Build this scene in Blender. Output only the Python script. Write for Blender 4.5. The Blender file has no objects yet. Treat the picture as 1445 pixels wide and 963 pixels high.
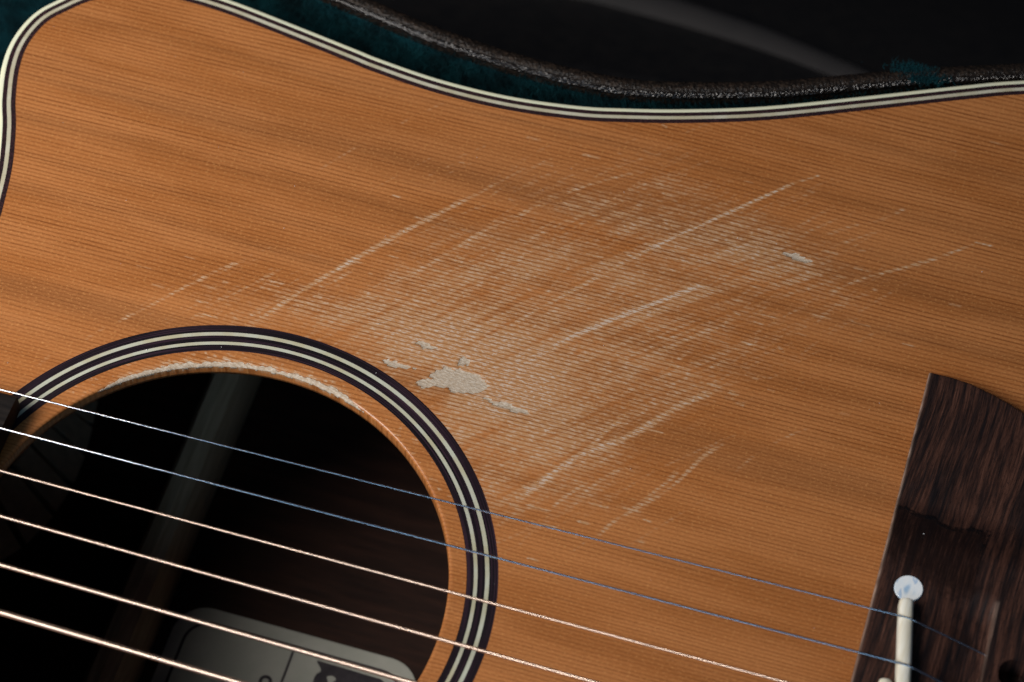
import bpy, bmesh, math, random
import numpy as np
from mathutils import Matrix, Vector

# ---------------------------------------------------------------- camera, world, lights
S = 0.001                       # everything below is written in millimetres
scene = bpy.context.scene
col = scene.collection
rng = np.random.default_rng(11)
random.seed(5)

cam_data = bpy.data.cameras.new('camera')
cam = bpy.data.objects.new('camera', cam_data)
col.objects.link(cam)
Rm = ((0.95843, -0.2489, 0.13948), (0.28479, 0.80501, -0.52043), (0.01725, 0.53853, 0.84243))
CAM = Vector((126.896, -236.448, 499.796)) * S
M4 = Matrix(Rm).to_4x4()
M4.translation = CAM
cam.matrix_world = M4
cam_data.sensor_width = 36.0
cam_data.lens = 96.84
cam_data.clip_start = 0.02
cam_data.clip_end = 20.0
cam_data.dof.use_dof = True
cam_data.dof.focus_distance = 0.592
cam_data.dof.aperture_fstop = 17.0
scene.camera = cam

world = bpy.data.worlds.new('World')
scene.world = world
world.use_nodes = True
bg = world.node_tree.nodes['Background']
bg.inputs[0].default_value = (0.5, 0.65, 1.0, 1)
bg.inputs[1].default_value = 0.03

def area(name, loc, target, sx, sy, power, color):
    l = bpy.data.lights.new(name, 'AREA')
    l.shape = 'RECTANGLE'; l.size = sx; l.size_y = sy
    l.energy = power; l.color = color
    o = bpy.data.objects.new(name, l)
    col.objects.link(o)
    o.location = loc
    o.rotation_euler = (Vector(target) - Vector(loc)).to_track_quat('-Z', 'Y').to_euler()
    return o
# soft daylight from a window on the neck side, and bluer skylight from behind the camera
window = area('window_light', (-0.42, -0.27, 0.48), (-0.20, -0.02, 0), 0.33, 0.46, 2.45, (1.0, 0.94, 0.875))
window.data.spread = math.radians(95)
area('sky_light', (-0.12, -1.05, 0.85), (0.03, 0.05, 0), 1.4, 0.30, 4.0, (0.40, 0.68, 1.0))

scene.view_settings.view_transform = 'Standard'
scene.view_settings.look = 'None'
scene.view_settings.exposure = 0.0
scene.view_settings.gamma = 1.0
scene.view_settings.use_curve_mapping = False

# ---------------------------------------------------------------- helpers
def tag(o, label=None, cat=None, group=None, kind=None):
    if label: o['label'] = label
    if cat: o['category'] = cat
    if group: o['group'] = group
    if kind: o['kind'] = kind
    return o

def root(name, loc_mm):
    o = bpy.data.objects.new(name, None)
    o.empty_display_size = 0.05
    col.objects.link(o)
    o.location = Vector(loc_mm) * S
    return o

def base_of(o):
    v = Vector((0, 0, 0))
    while o is not None:
        v = v + o.location
        o = o.parent
    return v

def link(name, me, mat, parent=None, smooth=True):
    o = bpy.data.objects.new(name, me)
    col.objects.link(o)
    if mat is not None: me.materials.append(mat)
    if parent is not None:
        o.parent = parent
        o.location = -base_of(parent)        # mesh coordinates stay those of the scene
    if smooth:
        me.polygons.foreach_set('use_smooth', [True] * len(me.polygons))
    return o

def mesh(name, verts, faces, mat, parent=None, smooth=True):
    me = bpy.data.meshes.new(name)
    v = np.asarray(verts, dtype=float) * S
    me.from_pydata(v.tolist(), [], [list(f) for f in faces] if not isinstance(faces, np.ndarray) else faces.tolist())
    me.update()
    return link(name, me, mat, parent, smooth)

def fast_mesh(name, verts, quads, mat, parent=None, smooth=True, attrs=None):
    verts = np.ascontiguousarray(verts, dtype=np.float32) * S
    quads = np.ascontiguousarray(quads, dtype=np.int32)
    me = bpy.data.meshes.new(name)
    n, k = quads.shape
    me.vertices.add(len(verts)); me.vertices.foreach_set('co', verts.ravel())
    me.loops.add(n * k); me.loops.foreach_set('vertex_index', quads.ravel())
    me.polygons.add(n)
    me.polygons.foreach_set('loop_start', np.arange(0, n * k, k, dtype=np.int32))
    me.update(calc_edges=True)
    for key, arr in (attrs or {}).items():
        a = me.attributes.new(key, 'FLOAT', 'POINT')
        a.data.foreach_set('value', np.ascontiguousarray(arr, dtype=np.float32))
    return link(name, me, mat, parent, smooth)

def sharp(o, ang=40):
    me = o.data
    bm = bmesh.new(); bm.from_mesh(me)
    for e in bm.edges:
        e.smooth = e.calc_face_angle(0) < math.radians(ang)
    bm.to_mesh(me); bm.free()
    return o

def vnoise(x, y, seed=0):
    """smooth value noise 0..1 on arrays"""
    r = np.random.default_rng(seed).random((64, 64))
    xi = np.floor(x).astype(int); yi = np.floor(y).astype(int)
    fx = x - xi; fy = y - yi
    fx = fx * fx * (3 - 2 * fx); fy = fy * fy * (3 - 2 * fy)
    g = lambda a, b: r[a % 64, b % 64]
    return (g(xi, yi) * (1 - fx) + g(xi + 1, yi) * fx) * (1 - fy) + (g(xi, yi + 1) * (1 - fx) + g(xi + 1, yi + 1) * fx) * fy

def sstep(a, b, x):
    t = np.clip((x - a) / (b - a), 0, 1)
    return t * t * (3 - 2 * t)

def catmull(pts, n=12, closed=False):
    P = np.array(pts, float); out = []
    m = len(P)
    rngi = range(m if closed else m - 1)
    for i in rngi:
        if closed:
            a, b, c, d = P[(i - 1) % m], P[i], P[(i + 1) % m], P[(i + 2) % m]
        else:
            a, b, c, d = P[max(i - 1, 0)], P[i], P[i + 1], P[min(i + 2, m - 1)]
        for t in np.arange(n) / n:
            out.append(0.5 * ((2 * b) + (c - a) * t + (2 * a - 5 * b + 4 * c - d) * t * t + (3 * b - a - 3 * c + d) * t ** 3))
    if not closed: out.append(P[-1])
    return np.array(out)

def resample(P, step, closed=False):
    Q = np.vstack([P, P[:1]]) if closed else P
    L = np.r_[0, np.cumsum(np.linalg.norm(np.diff(Q, axis=0), axis=1))]
    n = max(4, int(L[-1] / step))
    s = np.linspace(0, L[-1], n + 1)
    R = np.stack([np.interp(s, L, Q[:, k]) for k in range(Q.shape[1])], 1)
    return R[:-1] if closed else R

def normals(P, closed=False):
    if closed: T = np.roll(P, -1, 0) - np.roll(P, 1, 0)
    else: T = np.gradient(P, axis=0)
    T = T / np.linalg.norm(T, axis=1)[:, None]
    return np.stack([T[:, 1], -T[:, 0]], 1)          # right-hand side of travel

def sweep(name, P, prof, mat, parent, closed=False, side=None, sharp_ang=40, caps=True):
    """prof: list of (offset along the normal, z), swept along path P (n,2)"""
    Nn = normals(P, closed) if side is None else side
    n, k = len(P), len(prof)
    V = []
    for o_, z_ in prof:
        V.append(np.c_[P + Nn * o_, np.full(n, z_)])
    V = np.stack(V, 1).reshape(-1, 3)                # index i*k+j
    F = []
    for i in range(n if closed else n - 1):
        a = i * k; b = ((i + 1) % n) * k
        for j in range(k - 1):
            F.append((a + j, b + j, b + j + 1, a + j + 1))
        F.append((a + k - 1, b + k - 1, b, a))
    if not closed and caps:
        F.append(tuple(range(k))); F.append(tuple(range((n - 1) * k, n * k))[::-1])
    o = mesh(name, V, F, mat, parent)
    bm = bmesh.new(); bm.from_mesh(o.data); bmesh.ops.recalc_face_normals(bm, faces=bm.faces[:])
    for e in bm.edges: e.smooth = e.calc_face_angle(0) < math.radians(sharp_ang)
    bm.to_mesh(o.data); bm.free()
    return o

def box(name, x0, x1, y0, y1, z0, z1, mat, parent, bev=0.4, rot=0.0, piv=None):
    bm = bmesh.new()
    bmesh.ops.create_cube(bm, size=1)
    for v in bm.verts:
        v.co = Vector(((x0 + x1) / 2 + v.co.x * (x1 - x0), (y0 + y1) / 2 + v.co.y * (y1 - y0), (z0 + z1) / 2 + v.co.z * (z1 - z0)))
    bmesh.ops.bevel(bm, geom=bm.edges[:], offset=bev, segments=3, affect='EDGES', profile=0.5)
    if rot:
        bmesh.ops.rotate(bm, verts=bm.verts[:], cent=Vector(piv), matrix=Matrix.Rotation(rot, 3, 'Z'))
    for v in bm.verts: v.co *= S
    me = bpy.data.meshes.new(name); bm.to_mesh(me); bm.free()
    return sharp(link(name, me, mat, parent), 50)

def flat(name, P, z, mat, parent, th=0.05):
    """thin plate with outline P at height z"""
    n = len(P)
    V = np.vstack([np.c_[P, np.full(n, z)], np.c_[P, np.full(n, z - th)]])
    F = [tuple(range(n)), tuple(range(2 * n - 1, n - 1, -1))] + [((i + 1) % n, i, n + i, n + (i + 1) % n) for i in range(n)]
    o = mesh(name, V, F, mat, parent, smooth=False)
    return o

# ---------------------------------------------------------------- node helpers
class G:
    def __init__(self, name):
        self.m = bpy.data.materials.new(name); self.m.use_nodes = True
        self.t = self.m.node_tree; self.n = self.t.nodes
        self.b = self.n['Principled BSDF']
        self.co = self.n.new('ShaderNodeTexCoord').outputs['Object']
    def l(self, a, b): self.t.links.new(a, b)
    def put(self, sock, v):
        if hasattr(v, 'links') or isinstance(v, bpy.types.NodeSocket): self.l(v, sock)
        else:
            if isinstance(v, tuple) and len(v) == 3 and sock.type == 'RGBA': v = v + (1,)
            sock.default_value = v
    def math(self, op, a, b=None, c=None, clamp=False):
        nd = self.n.new('ShaderNodeMath'); nd.operation = op; nd.use_clamp = clamp
        for i, v in enumerate((a, b, c)):
            if v is not None: self.put(nd.inputs[i], v)
        return nd.outputs[0]
    def add(self, a, b): return self.math('ADD', a, b)
    def mul(self, a, b): return self.math('MULTIPLY', a, b)
    def sub(self, a, b): return self.math('SUBTRACT', a, b)
    def mapr(self, v, a, b, c=0.0, d=1.0, smooth=True):
        nd = self.n.new('ShaderNodeMapRange'); nd.interpolation_type = 'SMOOTHSTEP' if smooth else 'LINEAR'
        self.put(nd.inputs[0], v)
        for i, x in zip((1, 2, 3, 4), (a, b, c, d)): self.put(nd.inputs[i], x)
        return nd.outputs[0]
    def mapping(self, v, scale=(1, 1, 1), rot=(0, 0, 0), loc=(0, 0, 0)):
        nd = self.n.new('ShaderNodeMapping'); self.l(v, nd.inputs[0])
        nd.inputs['Scale'].default_value = scale; nd.inputs['Rotation'].default_value = rot; nd.inputs['Location'].default_value = loc
        return nd.outputs[0]
    def sep(self, v):
        nd = self.n.new('ShaderNodeSeparateXYZ'); self.l(v, nd.inputs[0]); return nd.outputs
    def comb(self, x=0.0, y=0.0, z=0.0):
        nd = self.n.new('ShaderNodeCombineXYZ')
        for i, v in enumerate((x, y, z)): self.put(nd.inputs[i], v)
        return nd.outputs[0]
    def noise(self, v, scale=1.0, detail=2.0, rough=0.5, color=False):
        nd = self.n.new('ShaderNodeTexNoise'); self.l(v, nd.inputs['Vector'])
        nd.inputs['Scale'].default_value = scale; nd.inputs['Detail'].default_value = detail; nd.inputs['Roughness'].default_value = rough
        return nd.outputs['Color' if color else 'Fac']
    def vor(self, v, scale=1.0, feature='F1', out='Distance'):
        nd = self.n.new('ShaderNodeTexVoronoi'); nd.feature = feature; self.l(v, nd.inputs['Vector']); nd.inputs['Scale'].default_value = scale
        return nd.outputs[out]
    def white(self, v):
        nd = self.n.new('ShaderNodeTexWhiteNoise'); nd.noise_dimensions = '1D'; self.put(nd.inputs['W'], v); return nd.outputs['Value']
    def ramp(self, f, stops):
        nd = self.n.new('ShaderNodeValToRGB'); self.put(nd.inputs[0], f)
        e = nd.color_ramp.elements
        while len(e) < len(stops): e.new(0.5)
        for i, (p, c) in enumerate(stops):
            e[i].position = p
            e[i].color = (c, c, c, 1) if not isinstance(c, tuple) else c + (1,)
        return nd.outputs[0]
    def mix(self, f, a, b, mode='MIX'):
        nd = self.n.new('ShaderNodeMix'); nd.data_type = 'RGBA'; nd.blend_type = mode
        self.put(nd.inputs[0], f); self.put(nd.inputs[6], a); self.put(nd.inputs[7], b)
        return nd.outputs[2]
    def attr(self, name):
        nd = self.n.new('ShaderNodeAttribute'); nd.attribute_name = name; return nd.outputs['Fac']
    def bump(self, h, strength=0.3, dist=0.0002, prev=None):
        nd = self.n.new('ShaderNodeBump'); nd.inputs['Strength'].default_value = strength; nd.inputs['Distance'].default_value = dist
        self.put(nd.inputs['Height'], h)
        if prev is not None: self.l(prev, nd.inputs['Normal'])
        return nd.outputs[0]
    def out(self, color=None, rough=None, metal=None, normal=None, spec=None, coat=None, sheen=None):
        for k, v in (('Base Color', color), ('Roughness', rough), ('Metallic', metal), ('Normal', normal), ('Specular IOR Level', spec), ('Coat Weight', coat), ('Sheen Weight', sheen)):
            if v is not None: self.put(self.b.inputs[k], v)
        return self.m

# ---------------------------------------------------------------- materials
def mat_cedar():
    g = G('cedar_top')
    q = g.mapping(g.co, (1000, 1000, 1000), (0, 0, math.radians(-0.5)))
    u, v, w_ = g.sep(q)
    warp = g.add(g.mul(g.sub(g.noise(g.comb(g.mul(u, 0.010), g.mul(v, 0.03)), 1, 1), 0.5), 2.0),
                 g.mul(g.sub(g.noise(g.comb(g.mul(u, 0.09), g.mul(v, 0.5)), 1, 2), 0.5), 0.36))
    vw = g.add(v, warp)
    av = g.math('ABSOLUTE', vw)
    # growth rings: tighter near the centre joint, wider towards the edge
    t = g.add(g.mul(av, g.sub(1.16, g.mul(av, 0.0011))), g.mul(g.sub(g.noise(g.comb(0.0, g.mul(vw, 0.07), 3.0), 1, 2), 0.5), 2.0))
    fr = g.math('FRACT', t)
    ring = g.math('FLOOR', t)
    prof = g.ramp(fr, [(0.0, 0.22), (0.10, 0.80), (0.40, 1.0), (0.66, 0.70), (0.86, 0.0), (1.0, 0.22)])
    rr = g.white(ring)
    fade = g.noise(g.comb(g.mul(u, 0.09), g.mul(ring, 0.73), 7.0), 1, 3, 0.6)
    dark = g.mul(g.mul(g.add(0.46, g.mul(rr, 0.36)), g.mapr(fade, 0.30, 0.66, 0.70, 1.15)), g.mapr(av, 15.0, 90.0, 0.72, 1.05))
    late = g.mul(g.sub(1.0, prof), dark)
    light = g.mix(g.mapr(g.noise(g.comb(g.mul(u, 0.02), g.mul(v, 0.12)), 1, 3), 0.35, 0.65), (0.41, 0.145, 0.038), (0.50, 0.193, 0.060))
    c = g.mix(late, light, (0.170, 0.047, 0.009))
    band = g.noise(g.comb(g.mul(u, 0.004), g.mul(vw, 0.065), 11.0), 1, 2, 0.55)
    c = g.mix(g.mapr(band, 0.52, 0.74, 0.0, 0.38), c, (0.225, 0.082, 0.025))
    # long narrow bands of dense dark growth that run the length of the top
    stops = [(0, 0)]
    for vc, sg, a_ in ((40, 2.0, .18), (55, 3.0, .34), (67, 1.6, .18), (79.5, 2.6, .40), (88.5, 1.6, .22), (98.5, 2.6, .48), (110, 3.2, .62), (119, 1.6, .2), (129, 3.4, .36), (146, 3.0, .34)):
        stops += [((vc - 1.5 * sg) / 200, 0.0), (vc / 200, a_), ((vc + 1.2 * sg) / 200, 0.0)]
    lb = g.ramp(g.math('DIVIDE', av, 200.0), stops)
    lbn = g.noise(g.comb(g.mul(u, 0.016), g.mul(vw, 0.25), 17.0), 1, 2, 0.5)
    c = g.mix(g.mul(lb, g.mapr(lbn, 0.32, 0.60, 0.25, 0.70)), c, (0.185, 0.068, 0.021))
    streak = g.noise(g.comb(g.mul(u, 0.016), g.mul(vw, 0.42), 5.0), 1, 3, 0.6)
    c = g.mix(g.mapr(streak, 0.60, 0.78, 0.0, 0.32), c, (0.14, 0.060, 0.026))
    # short fibres, silky flecks and pores
    fib = g.noise(g.comb(g.mul(u, 1.0), g.mul(v, 6.0)), 1, 3, 0.65)
    c = g.mix(1.0, c, g.ramp(fib, [(0.25, 0.82), (0.5, 1.0), (0.75, 1.15)]), 'MULTIPLY')
    silk = g.noise(g.comb(g.mul(u, 1.5), g.mul(v, 2.1), 2.0), 1, 2, 0.65)
    c = g.mix(g.mapr(silk, 0.52, 0.74, 0.0, 0.50), c, (0.64, 0.30, 0.100))
    pore = g.noise(g.comb(g.mul(u, 1.3), g.mul(v, 2.6), 9.0), 1, 2, 0.65)
    c = g.mix(g.mapr(pore, 0.54, 0.76, 0.0, 0.30), c, (0.16, 0.052, 0.014))
    # pick wear: the soft wood between the rings is scuffed pale, the hard lines stay
    wear = g.attr('wear'); bare = g.attr('bare')
    n1 = g.noise(g.comb(g.mul(u, 0.30), g.mul(v, 1.1), 4.0), 1, 3, 0.62)
    n3 = g.noise(g.comb(g.mul(u, 0.75), g.mul(v, 2.6), 14.0), 1, 3, 0.68)
    hard = g.mapr(g.sub(prof, g.mul(wear, g.sub(g.mul(n1, 0.8), 0.38))), 0.22, 0.72, 0.04, 1.08)
    s = g.mul(g.mul(wear, hard), g.mul(g.mapr(n1, 0.32, 0.66, 0.62, 1.25), g.mapr(n3, 0.32, 0.66, 0.75, 1.22)))
    m = g.mapr(s, 0.10, 0.78)
    haze = g.mapr(wear, 0.40, 0.95, 0.0, 0.42)
    worn = g.mix(g.mapr(n3, 0.36, 0.66), (0.46, 0.240, 0.104), (0.52, 0.330, 0.195))
    c = g.mix(haze, c, g.mix(0.6, c, (0.50, 0.285, 0.130)))
    c = g.mix(g.mul(m, 0.84), c, worn)
    worn_tip = g.mapr(g.mul(m, n3), 0.46, 0.66, 0.0, 0.28)  # greyish palest tips of the worn dashes
    c = g.mix(worn_tip, c, (0.66, 0.55, 0.46))
    white = g.mapr(g.mul(wear, g.mapr(n3, 0.34, 0.64, 0.55, 1.25)), 0.85, 1.30, 0.0, 0.66)
    c = g.mix(g.mul(white, g.mapr(prof, 0.1, 0.75, 0.12, 1.0)), c, (0.60, 0.51, 0.43))
    # bare fibrous patches where the finish is gone
    n2 = g.noise(g.comb(g.mul(u, 1.1), g.mul(v, 2.8), 1.0), 1, 4, 0.65)
    bm_ = g.mapr(g.add(bare, g.mul(g.sub(n2, 0.5), 0.7)), 0.40, 0.56)
    bc = g.mix(g.mapr(n2, 0.35, 0.7), (0.40, 0.31, 0.22), (0.60, 0.52, 0.43))
    bc = g.mix(g.mapr(g.noise(g.comb(g.mul(u, 1.0), g.mul(v, 1.6), 31.0), 1, 3, 0.7), 0.52, 0.72, 0.0, 0.45), bc, (0.40, 0.26, 0.14))
    lip_shade = g.mul(g.mapr(g.add(bare, g.mul(g.sub(n2, 0.5), 0.7)), 0.16, 0.40), g.sub(1.0, bm_))  # dark rim: edge shadow of the broken lacquer, painted into the colour
    c = g.mix(g.mul(lip_shade, 0.40), c, (0.20, 0.10, 0.045))
    c = g.mix(bm_, c, bc)
    rough = g.mix(bm_, g.mix(m, g.mapr(fib, 0.3, 0.7, 0.36, 0.46), (0.56, 0.56, 0.56)), (0.9, 0.9, 0.9))
    h1 = g.add(g.mul(prof, -0.35), g.add(g.mul(fib, 0.35), g.mul(silk, 0.5)))
    h2 = g.add(g.mul(m, g.add(-0.6, g.mul(n3, 1.3))), g.mul(bm_, g.add(-3.6, g.mul(n2, 3.6))))
    nb = g.bump(g.add(h1, h2), 0.6, 0.00010)
    g.b.inputs['Coat Roughness'].default_value = 0.22
    g.out(c, rough, None, nb, 0.35, g.mix(g.math('MAXIMUM', m, bm_), (0.45, 0.45, 0.45), (0.0, 0.0, 0.0)))
    return g.m

def mat_plies():
    """dark fibre of the rosette rings: a stack of thin purple-black plies"""
    g = G('dark_ply_rings')
    q = g.mapping(g.co, (1000, 1000, 1000)); x, y, z = g.sep(q)
    r = g.math('SQRT', g.add(g.mul(x, x), g.mul(y, y)))
    ang = g.math('ARCTAN2', y, x)
    ply = g.noise(g.comb(g.mul(r, 5.5), g.mul(ang, 1.6)), 1, 1, 0.5)
    c = g.mix(g.mapr(ply, 0.45, 0.68), (0.006, 0.004, 0.006), (0.036, 0.017, 0.029))
    c = g.mix(g.mapr(g.noise(q, 3.5, 3), 0.60, 0.78, 0, .5), c, (0.075, 0.045, 0.06))
    return g.out(c, 0.42, None, g.bump(ply, 0.4, 0.00005), 0.35)

def mat_purfling_dark():
    g = G('dark_purfling')
    q = g.mapping(g.co, (1000, 1000, 1000))
    n = g.noise(q, 1.8, 3, 0.6)
    c = g.mix(g.mapr(n, 0.4, 0.7), (0.014, 0.007, 0.009), (0.050, 0.020, 0.024))
    return g.out(c, 0.45, None, g.bump(n, 0.25, 0.00005), 0.35)

def mat_cream(name, a, b, stain):
    g = G(name)
    q = g.mapping(g.co, (1000, 1000, 1000))
    n = g.noise(q, 0.16, 3, 0.6); f = g.noise(q, 3.2, 3, 0.65)
    c = g.mix(g.mapr(n, 0.35, 0.68), a, b)
    c = g.mix(g.mapr(f, 0.52, 0.75, 0.0, 0.5), c, stain)
    return g.out(c, 0.45, None, g.bump(f, 0.25, 0.00005), 0.4)

def mat_rosewood():
    g = G('rosewood_bridge')
    q = g.mapping(g.co, (1000, 1000, 1000), (0, 0, math.radians(3))); x, y, z = g.sep(q)
    wx = g.add(x, g.mul(g.sub(g.noise(g.comb(g.mul(x, .06), g.mul(y, .03)), 1, 1), .5), 3.5))
    n = g.noise(g.comb(g.mul(wx, 0.55), g.mul(y, 0.022)), 1, 3, 0.6)
    n2 = g.noise(g.comb(g.mul(wx, 2.1), g.mul(y, 0.11), 5.0), 1, 3, 0.65)
    f = g.noise(g.comb(g.mul(wx, 6.0), g.mul(y, 0.22), 3.0), 1, 3, 0.65)
    p = g.noise(g.comb(g.mul(wx, 6.5), g.mul(y, 0.7), 8.0), 1, 2, 0.6)
    k = g.add(g.mul(n, 0.55), g.mul(n2, 0.45))
    c = g.ramp(k, [(0.38, (0.008, 0.006, 0.007)), (0.47, (0.024, 0.012, 0.010)), (0.56, (0.066, 0.028, 0.019)), (0.68, (0.125, 0.056, 0.038))])
    c = g.mix(1.0, c, g.ramp(f, [(0.28, 0.55), (0.5, 0.97), (0.72, 1.4)]), 'MULTIPLY')
    c = g.mix(g.mapr(p, 0.56, 0.70, 0, .85), c, (0.006, 0.004, 0.004))
    # dark dried finish spilled over the shoulder, with a ragged rim
    st = g.attr('stain')
    e = g.noise(g.comb(g.mul(x, 0.7), g.mul(y, 0.55), 2.0), 1, 5, 0.7)
    sv = g.add(st, g.mul(g.sub(e, 0.5), 0.9))
    sm = g.mapr(sv, 0.30, 0.75)
    c = g.mix(g.mul(sm, g.mapr(f, 0.4, 0.7, 0.85, 0.45)), c, (0.010, 0.005, 0.004))
    edge = g.mul(g.mapr(g.attr('crust'), 0.15, 0.7), g.mapr(e, 0.38, 0.60))
    c = g.mix(g.mul(edge, 0.85), c, (0.005, 0.005, 0.006))
    pale = g.attr('edge')  # painted highlight of the front edge and the ridge face
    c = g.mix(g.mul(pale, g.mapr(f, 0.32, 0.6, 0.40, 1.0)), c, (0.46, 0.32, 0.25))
    h = g.add(g.mul(f, 0.6), g.add(g.mul(p, -0.7), g.add(g.mul(g.mul(sm, e), 0.6), g.mul(edge, g.mul(e, 3.5)))))
    return g.out(c, g.mix(g.math('MAXIMUM', g.mul(sm, 0.6), edge), g.mapr(f, 0.3, 0.7, 0.40, 0.54), (0.26, 0.26, 0.26)), None, g.bump(h, 0.5, 0.00010), 0.28)

def mat_plain(name, c0, c1, scale=0.3, rough=0.5, bump=0.0, metal=None, spec=0.4, stretch=(1, 1, 1)):
    g = G(name)
    q = g.mapping(g.co, tuple(1000 * s for s in stretch))
    n = g.noise(q, scale, 4, 0.6)
    c = g.mix(g.mapr(n, 0.32, 0.7), c0, c1)
    return g.out(c, rough, metal, g.bump(n, bump, 0.0003) if bump else None, spec)

def mat_string(name, c0, c1, rough):
    g = G(name)
    q = g.mapping(g.co, (60, 60, 60))
    n = g.noise(q, 1.0, 3)
    return g.out(g.mix(n, c0, c1), g.mapr(n, 0.3, 0.7, rough * 0.85, rough * 1.2), 1.0)

def mat_pearl():
    g = G('mother_of_pearl')
    q = g.mapping(g.co, (1000, 1000, 1000))
    d = g.noise(q, 0.30, 1, color=True)
    qq = g.mix(0.75, q, d, 'ADD')
    n = g.noise(g.mapping(qq, (0.42, 0.16, 1), (0, 0, 0.9)), 1.0, 2, 0.5)
    c = g.ramp(n, [(0.34, (0.42, 0.60, 0.80)), (0.44, (0.86, 0.93, 0.98)), (0.53, (0.94, 0.97, 0.98)), (0.58, (0.46, 0.62, 0.82)), (0.66, (0.94, 0.96, 0.98))])
    return g.out(c, 0.22, 0.0, None, 0.7, 0.5)

def mat_bone():
    g = G('bone_saddle')
    q = g.mapping(g.co, (1000, 1000, 1000))
    n = g.noise(g.mapping(q, (0.9, 0.12, 0.3)), 1.0, 2, 0.5)
    c = g.mix(g.mapr(n, 0.36, 0.68), (0.86, 0.83, 0.72), (0.76, 0.70, 0.55))
    g.b.inputs['Subsurface Weight'].default_value = 0.0
    return g.out(c, 0.34, None, g.bump(n, 0.15, 0.0001), 0.45)

def mat_vinyl():
    g = G('pebbled_vinyl')
    q = g.mapping(g.co, (1000, 1000, 1000))
    v = g.vor(q, 1.9, 'SMOOTH_F1'); n = g.noise(q, 1.1, 4, 0.65)
    c = g.mix(g.mapr(n, 0.40, 0.70), (0.008, 0.006, 0.005), (0.036, 0.024, 0.017))
    nb = g.bump(g.add(g.mul(v, -0.9), g.mul(n, 0.9)), 0.55, 0.0007)
    g.b.inputs['Coat Roughness'].default_value = 0.14
    g.l(nb, g.b.inputs['Coat Normal'])
    return g.out(c, 0.42, None, nb, 0.18, 0.08)

def mat_piping():
    g = G('glossy_vinyl_edge')
    q = g.mapping(g.co, (1000, 1000, 1000))
    v = g.vor(q, 1.5, 'F1'); n = g.noise(q, 1.3, 3, 0.6)
    nb = g.bump(g.add(g.mul(v, -1.0), g.mul(n, 0.6)), 0.9, 0.0006)
    return g.out(g.mix(n, (0.008, 0.007, 0.007), (0.024, 0.018, 0.014)), 0.14, None, nb, 0.8, 0.25)

def mat_plush():
    g = G('teal_plush')
    q = g.mapping(g.co, (1000, 1000, 1000))
    n = g.noise(q, 0.12, 4, 0.65)
    c = g.mix(g.mapr(n, 0.33, 0.68), (0.0009, 0.009, 0.012), (0.003, 0.034, 0.043))
    return g.out(c, 0.8, None, None, 0.1, None, 0.0)

CEDAR = mat_cedar(); PLY = mat_plies(); PURF = mat_purfling_dark(); ROSE = mat_rosewood()
CREAM = mat_cream('cream_ring', (0.50, 0.52, 0.43), (0.46, 0.43, 0.29), (0.30, 0.28, 0.20))
PALE = mat_cream('pale_purfling', (0.47, 0.43, 0.30), (0.56, 0.54, 0.43), (0.34, 0.25, 0.14))
IVORY = mat_cream('ivory_binding', (0.80, 0.80, 0.58), (0.74, 0.76, 0.58), (0.70, 0.70, 0.52))
BONE = mat_bone(); PEARL = mat_pearl()
STEEL = mat_string('plain_steel', (0.72, 0.74, 0.78), (0.86, 0.88, 0.90), 0.09)
BRONZE = mat_string('wound_bronze', (0.80, 0.58, 0.45), (0.92, 0.74, 0.61), 0.28)
MAHO = mat_plain('mahogany', (0.016, 0.006, 0.004), (0.034, 0.013, 0.008), 0.5, 0.5, 0.2, None, 0.4, (0.12, 1, 1))
BRACE = mat_plain('spruce_brace', (0.46, 0.31, 0.18), (0.62, 0.44, 0.27), 0.8, 0.65, 0.1, None, 0.3, (1, 0.08, 1))
LINING = mat_plain('lining_wood', (0.50, 0.38, 0.25), (0.62, 0.48, 0.33), 0.4, 0.7)
EBONY = mat_plain('ebony_fingerboard', (0.006, 0.005, 0.005), (0.018, 0.014, 0.012), 0.5, 0.5, 0.3, None, 0.2, (0.1, 1, 1))
PAPER = mat_plain('label_paper', (0.42, 0.43, 0.38), (0.48, 0.48, 0.43), 0.1, 0.8)
INK = mat_plain('label_ink', (0.030, 0.026, 0.034), (0.050, 0.042, 0.050), 0.5, 0.7)
VINYL = mat_vinyl(); PIPING = mat_piping(); PLUSH = mat_plush()
SHELL = mat_plain('black_shell', (0.010, 0.010, 0.011), (0.022, 0.020, 0.019), 0.2, 0.5, 0.4)
FLOORM = mat_plain('dark_floor', (0.006, 0.006, 0.007), (0.012, 0.012, 0.013), 0.01, 0.8)
DUSTM = mat_plain('dust', (0.7, 0.7, 0.7), (0.85, 0.85, 0.85), 1.0, 0.8)
WELT = mat_plain('grey_welt', (0.024, 0.024, 0.027), (0.036, 0.034, 0.036), 0.02, 0.8, 0.0, None, 0.5)

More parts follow.
